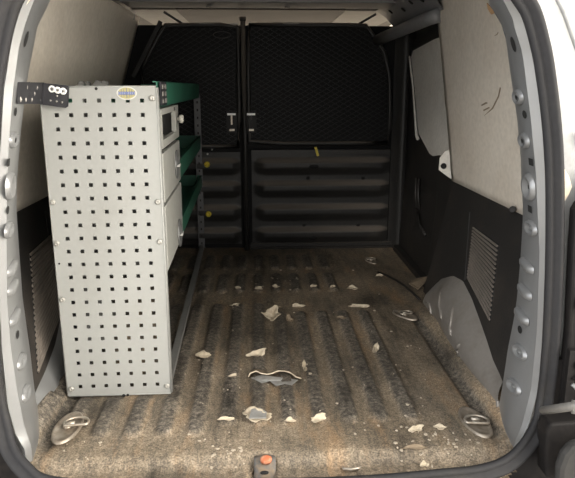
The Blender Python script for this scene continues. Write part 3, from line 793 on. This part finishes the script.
# ------------------------------------------------------------------ storage cabinet
CA = R_(1.4)
CO = Vector((-.2625, 1.674, 0.0125))
cab = thing('storage_cabinet', 'grey perforated steel cabinet with drawers and green shelves at the left', 'cabinet', CO, CA)
def c2w(p): return CO + Matrix.Rotation(CA, 3, 'Z') @ Vector(p)
PW, PH, HP = .302, .870, .0368
def end_panel():
    cx = [-PW + .0405 + HP*i for i in range(7)]; cz = [.0235 + HP*j for j in range(23)]
    hs = .0052
    bx = sorted([-PW+.004, -.004] + [c-hs for c in cx] + [c+hs for c in cx]); bz = sorted([-.0055, PH-.004] + [c-hs for c in cz] + [c+hs for c in cz])
    b = MB(); idx = {}
    vs = []
    for j, z in enumerate(bz):
        for i, x in enumerate(bx): idx[i,j] = len(vs); vs.append((x, 0, z))
    fs = []
    for j in range(len(bz)-1):
        for i in range(len(bx)-1):
            xm = (bx[i]+bx[i+1])/2; zm = (bz[j]+bz[j+1])/2
            if any(abs(xm-c) < hs*.9 for c in cx) and any(abs(zm-c) < hs*.9 for c in cz): continue
            fs.append((idx[i,j], idx[i+1,j], idx[i+1,j+1], idx[i,j+1]))
    b.add(vs, fs, 0, False)
    # rolled edges all round
    for (x0,z0,x1,z1,nx,nz) in ((-PW+.004,-.0055,-.004,-.0055,0,-1),(-.004,-.0055,-.004,PH-.004,1,0),(-.004,PH-.004,-PW+.004,PH-.004,0,1),(-PW+.004,PH-.004,-PW+.004,-.0055,-1,0)):
        def fn(u, v):
            x = lerp(x0,x1,u); z = lerp(z0,z1,u); a = min(v*2,1)*math.pi/2; dpt = max(0,v*2-1)*.02
            return (x + nx*.004*math.sin(a), .004*(1-math.cos(a)) + dpt, z + nz*.004*math.sin(a))
        b.grid(fn, 2, 8, 0, True)
    o = b.build('end_panel', ['peg'], cab, world=False)
    md = o.modifiers.new('thickness','SOLIDIFY'); md.thickness = .0012; md.offset = -1
    for u, v in ((152,98),(53.7,202),(57.6,243),(63,299),(72,388),(157.7,202),(159.7,241.7),(167,386)):
        p = at(u, v, y=1.672); lx = p.x - CO.x; 
        b = MB(); b.lathe([(.0078,.0),(.0075,-.0025),(.005,-.0045),(.0022,-.005),(.0018,-.004)], (lx + .0, -.0008, p.z - CO.z), (0,1,0), 14)
        b.build('rivet', 'rivet', o, world=False)
    for u, v, r in ((96.5,88.7,.004),(60,263,.0028),(124,395,.005),(128,394.5,.004)):
        b = MB(); p = at(u, v, y=1.673); b.lathe([(r,0),(r,-.0012)], (p.x-CO.x, -.0004, p.z-CO.z), (0,1,0), 8, 0, False)
        b.build('chipped_spot', 'black', o, world=False)
    # oval maker label
    p = at(126.8, 93.2, y=1.672); lx = p.x - CO.x; lz = p.z - CO.z
    def oval(b, a, c, y, mi):
        m = 28; b.add([(lx + a*math.cos(2*math.pi*k/m), y, lz + c*math.sin(2*math.pi*k/m)) for k in range(m)], [tuple(range(m))], mi, False)
    b = MB(); oval(b, .0262, .0170, -.0012, 0); oval(b, .0228, .0142, -.0016, 1)
    b.box((lx-.0215,-.0021,lz-.0035),(lx+.0215,-.0017,lz+.0035),2)
    for sx_ in (-1, 1):
        b.add([(lx+sx_*.0215,-.0020,lz-.006),(lx+sx_*.0215,-.0020,lz+.006),(lx+sx_*.016,-.0020,lz)], [(0,1,2)], 3, False)
    b.box((lx-.0006,-.0023,lz-.0125),(lx+.0006,-.0018,lz+.0125),3)
    for k in (-.013,-.0075,.0075,.013):
        for q in (-1, 1): b.box((lx+k-.0004,-.0021,lz+q*.0035 if q>0 else lz-.010),(lx+k+.0004,-.0017,lz+.010 if q>0 else lz-.0035),3)
    for k in range(8):
        x = lx - .0175 + k*.005 ; b.box((x-.0005,-.0023,lz-.0025),(x+.0005,-.0018,lz+.0025),3)
    for q in (-1, 1): b.box((lx-.0185,-.0022,lz+q*.0035-.0004),(lx+.0185,-.0017,lz+q*.0035+.0004),3)
    o2 = b.build('maker_label', ['stick_white','stick_yellow','stick_pale','stick_blue'], o, world=False); o2['label'] = 'oval yellow and blue maker label with white rim'
end_panel()
def local_part(b, name, m, parent=cab, **k): return b.build(name, m, parent, world=False, **k)
# uprights (perforated angle)
def upright(x, y, h, name='upright', w=.032):
    b = MB(); b.box((x-w/2,y-.002,0),(x+w/2,y,h)); b.box((x-w/2,y-.03,0),(x-w/2+.002,y,h)); 
    z = .03
    while z < h-.02:
        b.box((x-.004,y-.0032,z-.006),(x+.004,y-.0018,z+.006),1); z += .04
    return local_part(b, name, ['post','black'])
upright(-.016, 1.66, .83); upright(-.28, 1.66, .83)
upright(-.28, .06, .83)
b = MB(); b.box((-.018,.024,.0),(-.003,.027,.83)); b.box((-.003,.003,.01),(-.0015,.027,.862), 0); local_part(b, 'upright', 'peg_edge')
# green trays
def tray(z, y0, y1, lip, left):
    b = MB(); th = .0025; x0, x1 = -.30, -.004
    b.box((x0,y0,z),(x1,y1,z+th))
    b.box((x1-th,y0,z),(x1,y1,z+lip))
    b.box((x0,y1-th,z),(x1,y1,z+lip))
    b.box((x0,y0,z),(x0+th,y1,z+left))
    b.box((x1-.012,y0,z+lip-th),(x1,y1,z+lip))
    return local_part(b, 'shelf', 'green')
tray(.8135, .03, 1.655, .069, .035); tray(.5505, .49, 1.655, .068, .03); tray(.3455, .49, 1.655, .062, .03)
# drawer unit
b = MB(); b.box((-.29,.036,.348),(-.012,.04,.812)); b.box((-.29,.475,.348),(-.012,.48,.808)); b.box((-.29,.036,.348),(-.28,.48,.808)); b.box((-.29,.036,.344),(-.012,.48,.348))
b.box((-.29,.04,.548),(-.02,.475,.552)); b.box((-.29,.04,.696),(-.02,.475,.70)); b.box((-.29,.04,.807),(-.02,.475,.811))
local_part(b, 'drawer_case', 'carcass')
def drawer(z0, z1, hz):
    b = MB(); b.box((-.012,.030,z0),(.003,.482,z1))
    o = local_part(b, 'drawer', 'drawer', bevel=.0025)
    b = MB(); y = .35
    b.lathe([(.046,0),(.047,.004),(.043,.0065),(.037,.003),(.018,.001),(.0,.001)], (.003, y, hz), (1,0,0), 24)
    # hood over the upper half of the cup
    n = 12
    def fn(u, v):
        a = math.pi*u; r = .040*(1-v*.75)
        return (.005 + .010*math.sin(v*math.pi/2), y + r*math.cos(a), hz + r*math.sin(a)*.95)
    b.grid(fn, n, 6)
    h = local_part(b, 'handle', 'handle', o)
    b = MB(); b.box((.005,y-.018,hz-.006),(.016,y+.018,hz+.002)); local_part(b, 'grip', 'peg_edge', h)
drawer(.5555, .6915, .6235); drawer(.3595, .5455, .3955)
b = MB(); z0, z1 = .7035, .8095
b.box((-.012,.030,z0),(.003,.482,.7255)); b.box((-.012,.030,.7935),(.003,.482,z1)); b.box((-.012,.030,.7255),(.003,.05,.7935)); b.box((-.012,.40,.7255),(.003,.482,.7935))
b.box((-.16,.03,.7075),(-.012,.482,.7115)); b.box((-.16,.03,.7035),(-.156,.482,.8075))
o = local_part(b, 'drawer', 'drawer'); o['label'] = 'grey drawer with an open slot'
b = MB(); b.lathe([(.006,0),(.006,.008),(.013,.009),(.014,.018),(.010,.022),(.0,.022)], (.003,.43,.7645), (1,0,0), 16); local_part(b, 'knob', 'white_knob', o)
b = MB(); b.lathe([(.007,0),(.007,.001)], (.003,.36,.7995), (1,0,0), 10); local_part(b, 'lock_hole', 'black', o)
b = MB(); b.lathe([(.012,0),(.012,.003),(.007,.004)], (-.156,.25,.7775), (1,0,0), 10); local_part(b, 'rivet', 'rivet', o)
# base rail
b = MB(); b.box((-.025,.028,.001),(-.004,1.64,.022)); b.box((-.297,.028,.001),(-.277,1.64,.022)); local_part(b, 'base_rail', 'carcass')

# black joining plates
def plate(b, o, ux, uz, w, h, n, th=.003): 
    o = Vector(o); ux = Vector(ux).normalized(); uz = Vector(uz).normalized()
    b.prism([o, o+ux*w, o+ux*w+uz*h, o+uz*h], Vector(n)*th)
t = thing('joining_bracket', 'black perforated bracket bolted between left pillar and cabinet top', 'bracket', (-.555, 1.645, .835))
Y1 = 1.648
def yp(u): return lerp(1.37, Y1, (u-17)/(42.5-17))
b = MB(); q = [at(17.5,82,y=yp(17)), at(16.5,104,y=yp(17)), at(42,104,y=Y1), at(43,82.5,y=Y1)]; b.prism(q, (0,.003,0))
q2 = [at(41.5,82.5,y=Y1-.004), at(43.5,82.5,y=Y1-.004), at(42.5,104.5,y=Y1-.004), at(40.5,104.5,y=Y1-.004)]; b.prism(q2, (0,.006,0))
b.prism([at(28.5,82,y=yp(28)-.002), at(29.3,82,y=yp(28)-.002), at(29.1,104,y=yp(28)-.002), at(28.3,104,y=yp(28)-.002)], (0,.003,0))
p1 = b.build('plate', 'bracket', t)
b = MB(); q = [at(43,83,y=Y1), at(41.5,104.5,y=Y1), at(65.5,108,y=Y1+.006), at(68,106.5,y=Y1+.006), at(69,87,y=Y1+.006), at(67,85.5,y=Y1+.006)]; b.prism(q, (0,.003,0)); p2 = b.build('plate', 'bracket', t)
for u, v in ((26,87),(36,87.5),(33.5,93.2),(20,99.3),(25,99.3),(31,99.3)):
    b = MB(); p = at(u,v,y=yp(u)-.0005); b.lathe([(.0066,0),(.0064,.003),(.003,.004)], p, (0,-1,0), 12, sx=.75); o = b.build('bolt', 'rod', p1); o['label'] = 'bright bolt'
for u, v in ((52,89),(57.6,90.2),(63.2,91.2)):
    b = MB(); p = at(u,v,y=Y1+.003); b.lathe([(.0088,0),(.0088,.002),(.0042,.0022),(.0042,.0005),(.0,.0005)], p, (0,-1,0), 18); o = b.build('washer', 'washer', p2); o['label'] = 'white washer'
    b = MB(); b.lathe([(.0028,0),(.0028,.003),(.0,.0035)], p, (0,-1,0), 8); b.build('bolt', 'carcass', o)
for u, v in ((57,96),(50.5,100.5),(56.5,101.5),(62,102.3)):
    b = MB(); p = at(u,v,y=Y1+.003); b.lathe([(.003,0),(.003,.0012),(.0,.002)], p, (0,-1,0), 8); b.build('rivet', 'rod', p2)
for u, v in ((31.5,87.3),(40,88),(38,93.6),(36,99.8),(40.3,100),(29,94),(21,88),(22,93.5)):
    b = MB(); b.lathe([(.0016,0),(.0016,.0008)], at(u,v,y=yp(u)-.0005), (0,-1,0), 6); b.build('pin', 'handle', p1)

t = thing('corner_bracket', 'small black bracket with pale square openings on cabinet top right corner', 'bracket', c2w((.0005,.03,.8025)), CA)
b = MB()
b.box((0.0005,.012,.016),(.004,.135,.079))
b.build('plate', 'bracket', t, world=False)
for i, yy in enumerate((.05,.112)):
    for k in range(3):
        b = MB(); b.box((.004,yy-.016,.022+k*.019),(.0055,yy+.014,.034+k*.019))
        o = b.build('opening', 'rod', t, world=False); o['label'] = 'pale square opening'

# small dark objects lying on the cabinet's top tray
for i, (u, v, w) in enumerate(((80,83.6,.022),(87,84.6,.012),(97,82.9,.03),(104,83.2,.02))):
    p = at(u, 86, y=1.93)
    b = MB(); h = .027 + (84.6-v)*.004
    zz = .8285
    b.prism([(p.x-w/2,1.93,zz),(p.x+w/2,1.93,zz),(p.x+w*.45,1.93,zz+.05+h*.5),(p.x-w*.1,1.93,zz+.055+h*.5),(p.x-w*.45,1.93,zz+.04+h*.5)], (0,.03,0))
    nm = ['leftmost stubby dark offcut standing in the top cabinet tray','tiny dark offcut second from left in the cabinet tray','widest dark offcut standing in the top cabinet tray','rightmost dark offcut standing in the top cabinet tray'][i]
    tag(b.build('offcut', 'carcass', bevel=.002), nm, 'offcut', 'offcuts in the top tray')

# ------------------------------------------------------------------ lashing rings
def lashing(u, v, label, rot, s, ring_off, ring_rot, upright_ring=False):
    p = at(u, v, z=.006); z = floor_z(p.x, p.y); p.z = z + .001
    t = thing('lashing_ring', label, 'lashing point', p, 0, 'lashing points in the floor')
    b = MB(); m = 28; prof = [(1.0,0),(.97,.006),(.88,.007),(.78,.003),(.5,.002),(.0,.002)]
    vs = []; c, q = math.cos(rot), math.sin(rot)
    for r, h in prof:
        for k in range(m):
            a = 2*math.pi*k/m; x = .035*s*r*math.cos(a); y = .078*s*r*math.sin(a)
            vs.append(p + Vector((x*c - y*q, x*q + y*c, h)))
    fs = [(i*m+k, i*m+(k+1)%m, (i+1)*m+(k+1)%m, (i+1)*m+k) for i in range(len(prof)-1) for k in range(m)]
    b.add(vs, fs); d = b.build('dish', 'dish', t)
    b = MB(); b.lathe([(.012*s,.002),(.012*s,.009),(.006*s,.011),(.0,.011)], p, (0,0,1), 14); b.build('bolt', 'steel', d)
    b = MB(); o = Vector((ring_off[0], ring_off[1], 0)); c, q = math.cos(ring_rot), math.sin(ring_rot)
    pts = []
    for k in range(24):
        a = 2*math.pi*k/24; x = .031*s*math.cos(a); y = .027*s*math.sin(a)
        if y < -.012*s: y = -.012*s
        pts.append(p + o + Vector((x*c - y*q, x*q + y*c, .013)))
    b.tube(pts, .0038*s, 8, 0, True); b.build('ring', 'steel', t)
    b = MB(); a0 = p + o*.3 + Vector((-.012*c, -.012*q, .012)); a1 = p + o*.3 + Vector((.012*c, .012*q, .012))
    b.tube([a0, a1], .006*s, 8); b.build('hinge_barrel', 'steel', t)
lashing(68, 430, 'steel lashing ring lying in its dish at the near left corner', -.02, 1.0, (.022,.004), .1)
lashing(475, 421, 'steel lashing ring in an oval dish at the near right corner', .1, 1.0, (0,-.012), -.1)
lashing(405, 315, 'dirty lashing ring beside the right wheel arch', .6, .8, (.005,0), .3)
lashing(371, 260, 'dirty lashing ring near the partition at the far right of the floor', .2, .75, (0,0), .1)

# ------------------------------------------------------------------ sill hardware
b = MB(); cx_ = .0
p = at(265,466,z=-.03)
t = thing('door_catch', 'worn grey door catch plate with rust patch in the sill', 'door catch', (p.x, 1.29, -.044))
b = MB(); b.grid(lambda u, v: (lerp(-.026,.026,u)+p.x, lerp(1.255,1.362,v), -.034 + .030*sm(.45,1.0,v) - .006*abs(u-.5)*2), 8, 10, 0); b.build('plate', 'catch', t, solid=.003)
b = MB(); o_ = at(266,459.5,z=-.001); b.lathe([(.011,-.006),(.011,.003),(.007,.005),(.0,.005)], o_, (0,-.5,1), 14, sx=1.3); x = b.build('rust_cap', 'rust', t); x['label'] = 'orange rusty cap'
b = MB(); o_ = at(264.5,473,z=-.026); b.lathe([(.0045,-.004),(.0045,.003)], o_, (0,-.3,1), 12, sx=2.2); b.build('slot', 'black', t)
p = at(350,467,z=-.03)
b = MB(); b.tube([at(342,466,z=-.055), at(342,466.5,z=-.036), at(344,468.8,z=-.026), at(351,469.2,z=-.025), at(361,467.8,z=-.026), at(362.5,465.5,z=-.036), at(362.5,465,z=-.055)], .0035, 8)
for u in (342, 362.5): b.lathe([(.009,0),(.009,.003),(.005,.004)], at(u, 465.5, z=-.042), (0,0,1), 12)
tag(b.build('door_striker', 'steel'), 'small steel striker loop in the sill recess', 'striker')
b = MB(); p = at(241,471,z=-.034)
for r in (.03, .016): b.tube([p + Vector((r*math.cos(a), r*.7*math.sin(a), .002)) for a in np.linspace(0,2*math.pi,21)[:-1]], .003, 6, 0, True)
b.lathe([(.034,-.004),(.030,.001),(.0,.001)], p, (0,0,1), 20)
tag(b.build('sill_grommet', 'flake_tan'), 'muddy round grommet in the sill left of the door catch', 'grommet')

# ------------------------------------------------------------------ torn flakes on the floor
def flake(u, v, w, l, rot, curl, label, m='flake', name='vinyl_flake', seed=0, lift=.002, group='torn vinyl flakes on the floor'):
    rnd = random.Random(seed + int(u*7 + v)); p = at(u, v, z=.008); zb = floor_z(p.x, p.y)
    na, nr = 26, 6; b = MB(); ph = [rnd.uniform(0, 6) for _ in range(4)]
    rad = [max(.45, 1 + .22*math.sin(2*t_ + ph[0]) + .16*math.sin(3*t_ + ph[1]) + .12*math.sin(7*t_ + ph[2]) + rnd.uniform(-.12,.12)) for t_ in [2*math.pi*q/na for q in range(na)]]
    c_, s_ = math.cos(rot), math.sin(rot); vs = []
    for r in range(nr + 1):
        for q in range(na):
            a = 2*math.pi*q/na; f = r/nr
            X = .44*w*rad[q]*f*math.cos(a); Y = .42*l*rad[q]*f*math.sin(a)
            back = max(0, math.sin(a + .5*math.sin(ph[3])))
            hgt = curl*(f**2.2)*(.25 + .95*back + .25*math.sin(3*a + ph[0])) + .12*curl*math.sin(5*f + ph[1])
            Y -= .35*l*back*max(0, f-.55)            # the lifted edge rolls over
            gx = p.x + X*c_ - Y*s_; gy = p.y + X*s_ + Y*c_
            vs.append((gx, gy, max(zb, floor_z(gx, gy)) + lift + max(hgt, 0)))
    fs = [(r*na+q, r*na+(q+1)%na, (r+1)*na+(q+1)%na, (r+1)*na+q) for r in range(nr) for q in range(na)]
    b.add(vs, fs)
    o = b.build(name, m, solid=.0015)
    return tag(o, label, 'flake', group)
flake(272,315.5,.085,.075,.2,.026,'largest curled cream flake lying in the middle of the floor')
flake(290,319,.03,.03,.9,.016,'small brown curl just right of the largest cream flake','flake_tan')
# the long torn flap: a sheet hinged behind, its ragged lip lifted toward the door
lip = [(248.5,377,.006),(250,373.5,.014),(256,371,.020),(261,373.5,.016),(267,374.5,.012),(272,373.5,.014),(278,371,.020),(285,371.2,.022),(291,373,.020),(296,377,.014),(301,378.5,.006)]
def lipp(u):
    f = u*(len(lip)-1); i = min(int(f), len(lip)-2); a = lip[i]; c = lip[i+1]; f -= i
    return at(lerp(a[0],c[0],f), lerp(a[1],c[1],f), z=.008 + lerp(a[2],c[2],f))
b = MB()
def fl(u, v):
    e = lipp(u); back = Vector((e.x, e.y + .05, 0)); back.z = floor_z(back.x, back.y) + .001
    p = back.lerp(e, v); p.z = lerp(back.z, e.z, v**1.6); p.z = max(p.z, floor_z(p.x, p.y) + .001); return p
b.grid(fl, 44, 8)
b.tube([lipp(k/43) + Vector((0,.0,.0005)) for k in range(44)], .0022, 6, 1)
tag(b.build('vinyl_flap', ['flake_tan','flake'], solid=.0012), 'long torn vinyl flap with a lifted cream lip across two ribs', 'flap')
b = MB(); b.prism([Vector((q.x, q.y, max(floor_z(q.x,q.y),.008)+.0005)) for q in [at(u, v, z=.009) for u, v in ((251,378),(262,376),(275,377),(298,380),(292,386),(285,384.5),(276,386),(270,381),(262,384),(256,381))]], (0,0,.0012))
tag(b.build('bare_patch', 'bare'), 'pale bare patch of floor exposed in front of the long torn flap', 'bare patch')
flake(257,417,.085,.075,.05,.008,'cream peeling vinyl around a bare spot on a rib end','flake')
b = MB(); p = at(258,416,z=.011); b.prism([(p.x-.024,p.y-.024,p.z+.006),(p.x+.022,p.y-.024,p.z+.006),(p.x+.024,p.y+.006,p.z+.006),(p.x+.006,p.y+.03,p.z+.006),(p.x-.018,p.y+.024,p.z+.006)], (0,0,.0025)); tag(b.build('bare_patch', 'bare'), 'bare grey metal patch inside the peeling vinyl on a rib end', 'bare patch')
flake(257,356.5,.065,.030,0,.018,'arched cream curl on the rib above the long flap')
flake(203.5,357.5,.055,.026,-.1,.014,'cream curl on a rib beside the cabinet foot')
flake(298,305,.05,.02,0,.010,'short cream bow tie flake right of the largest flake')
flake(352.5,287,.045,.05,.2,.008,'pale chunk at the end of a short rib toward the right')
flake(358,305.5,.09,.016,-.25,.010,'crumbly pale streak in the middle right of the floor')
flake(376,350.5,.025,.055,-.3,.012,'narrow white sliver standing on a right hand rib')
flake(235,306,.035,.02,0,.006,'small pale flake left of the largest flake on a rib end')
flake(278,306,.03,.015,0,.006,'tiny tan flake just behind the largest flake','flake_tan')
flake(318,419.5,.05,.026,.1,.008,'pale crumbled flake on a rib end near the sill')
flake(416.5,428,.042,.024,.25,.010,'cream flake left of the near right lashing ring')
flake(440,426,.03,.018,-.2,.008,'jagged cream scrap between flake and near right lashing ring')
flake(425.5,455,.022,.015,.4,.010,'small dark edged scrap on the sill at the right')
flake(415,446,.06,.014,.05,.006,'ragged pale streak along the sill edge at the right','flake_tan')
flake(304.5,368,.014,.06,.1,.014,'thin upright curl right of the long torn flap')
flake(227,420.5,.04,.016,0,.005,'pale scrap on a rib end left of the bare spot')
flake(290,420.5,.03,.014,0,.004,'pale scrap on a rib end right of the bare spot')
flake(238,289,.035,.018,.1,.007,'pale scrap on a short rib at the far left')
flake(259,290,.045,.016,-.2,.009,'pale shreds on the third short rib')
flake(276,288,.035,.014,.3,.009,'pale shreds on the fourth short rib')
flake(314,287.5,.03,.022,0,.007,'pale scrap on a short rib in the middle')
flake(333,288,.03,.018,.3,.007,'pale scrap next to the pale chunk on short ribs')
flake(380,274.5,.04,.014,.2,.008,'pale scrap beside the dark cable near the partition')
flake(342,319,.04,.02,.1,.006,'tan scrap at the start of a right hand rib','flake_tan')
flake(233,377,.03,.008,.2,.004,'thin pale thread on the second rib from the cabinet')
# crumbs nobody could count
b = MB(); rnd = random.Random(11)
spots = [(rnd.uniform(180,430), rnd.uniform(262,440)) for _ in range(90)] + [(rnd.uniform(395,480), rnd.uniform(425,462)) for _ in range(45)] + [(rnd.uniform(195,245), rnd.gauss(450,5)) for _ in range(20)] + [(rnd.uniform(60,110), rnd.uniform(440,462)) for _ in range(8)] + [(rnd.uniform(238,300), rnd.uniform(268,292)) for _ in range(20)]
for u, v in spots:
    p = at(u, v, z=.004)
    if p.x < -.24 and p.y > 1.65: continue
    if p.x > .56: continue
    r = rnd.uniform(.0012,.0042); p.z = floor_z(p.x, p.y) + .0005
    pts = [p + Vector((r*rnd.uniform(.6,1.6)*math.cos(a), r*rnd.uniform(.6,1.6)*math.sin(a), 0)) for a in np.linspace(0, 2*math.pi, 7)[:-1]]
    b.prism(pts, (0,0,rnd.uniform(.001,.003)))
tag(b.build('floor_crumbs', 'crumb'), 'scattered cream crumbs of vinyl over the brown floor', 'crumbs', kind='stuff')
# dark cable lying towards the right wheel arch
b = MB(); b.tube([at(u, v, z=.009) for u, v in ((378,272),(386,275),(396,280),(405,286),(413,293),(420,300))], .005, 8)
tag(b.build('cable', 'trim'), 'dark cable on the floor running toward the right wheel arch', 'cable')
b = MB(); b.prism([at(409,284,z=.012), at(418,290,z=.012), at(425,283,z=.04), at(428,277,z=.05), at(417,279,z=.02)], (.0,0,.004))
tag(b.build('loose_mat_piece', 'flake_tan'), 'brown loose mat scrap by the front of the right wheel arch', 'scrap')

# ------------------------------------------------------------------ outside right: open rear door, stay, bumper
t = thing('rear_door', 'open rear door edge with black inner trim right of the seal', 'door', (.78,1.27,-.1))
b = MB()
Q = [(.688,.0),(.702,.15),(.700,.34),(.688,.52),(.683,.62),(.690,.635),(.705,.652),(.715,.672),(.76,.70),(1.15,.72),(1.15,.0)]
b.prism([(x,1.285,z) for x, z in Q], (0,.03,0)); b.build('trim_panel', 'door_trim', t, bevel=.006)
b = MB()
rnd = random.Random(3)
b.box((.70,1.27,.17),(.80,1.285,.30))
for k in range(9):
    z = lerp(.20,.30,rnd.random()); x = lerp(.71,.78,rnd.random())
    b.tube([(x,1.268,z),(x+.03,1.262,z+rnd.uniform(-.03,.03)),(x+.06,1.268,z+rnd.uniform(-.03,.03))], .004, 6)
for k in range(6): b.lathe([(.02,0),(.02,.006),(.012,.010)], (lerp(.72,.76,rnd.random()), 1.283, lerp(.36,.58,rnd.random())), (0,-1,0), 10)
b.build('hinge_clutter', 'door_trim', t)
b = MB(); b.tube([(.705,1.255,.225),(.735,1.25,.195),(.78,1.245,.16)], .0045, 8); b.build('strut', 'handle', t)
b = MB()
a = at(543,410.5,y=1.25); c = at(590,404,y=1.10)
b.tube([a, a.lerp(c,.5), c], .0095, 12); b.lathe([(.015,-.004),(.015,.012),(.009,.014)], at(574,407,y=1.15), (.9,-.3,0), 12)
tag(b.build('door_stay', 'rod'), 'pale steel door stay rod running out to the right', 'door stay')
t = thing('rear_bumper', 'black rear bumper below the sill with grey moulded corner', 'bumper', (0,1.16,-.30))
b = MB(); b.box((-1.0,1.13,-.30),(1.0,1.20,-.045)); b.build('beam', 'door_trim', t, bevel=.01)
for pts in ([(556,360),(550,398),(543,428),(532,447),(516,464),(496,474),(480,490),(640,490),(640,360)], [(-6,380),(-2,420),(5,446),(18,466),(36,479),(48,492),(-70,492),(-70,380)]):
    b = MB(); b.prism([at(u, v, y=1.30) for u, v in pts], (0,.02,0)); b.build('end_cap', 'door_trim', t)
b = MB()
Pc = [at(552,482,y=1.19), at(553,462,y=1.19), at(558,448,y=1.19), at(566,439,y=1.19), at(580,434,y=1.19), at(600,434,y=1.19), at(600,482,y=1.19)]
b.prism(Pc, (0,-.03,0)); b.build('corner_moulding', 'bumper', t, bevel=.012)
b = MB(); Pc = [at(546,478,y=1.22), at(546,436,y=1.22), at(550,424,y=1.22), at(600,420,y=1.22), at(600,478,y=1.22)]; b.prism(Pc, (0,.05,0)); b.build('corner_block', 'door_trim', t, bevel=.006)

b = MB(); b.prism([(.70,1.40,.66),(.66,1.40,.98),(.60,1.40,1.10),(.56,1.40,1.22),(1.2,1.40,1.22),(1.2,1.40,.66)], (0,.02,0)); o = b.build('window_board', 'door_cream', bpy.data.objects['rear_door']); o['label'] = 'cream board over the door window'
b = MB(); b.prism([at(u, v, y=1.322) for u, v in ((559.5,164),(564,168),(569,176),(572,187),(569,194),(565,201),(560.5,206))], (0,.006,0)); o = b.build('reflection_patch', 'door_cream', bpy.data.objects['quarter_panel'])  # cream patch paints a reflection on the silver panel
o['label'] = 'rounded patch of cream reflection painted on the panel'
# ------------------------------------------------------------------ garage around the van
b = MB(); b.box((-6,5.4,-.6),(6,5.5,3.2)); struct(b.build('wall_back', 'garage'))
b = MB(); b.box((-6,-5,-.65),(6,5.5,-.6)); struct(b.build('trim_3', 'ground'))
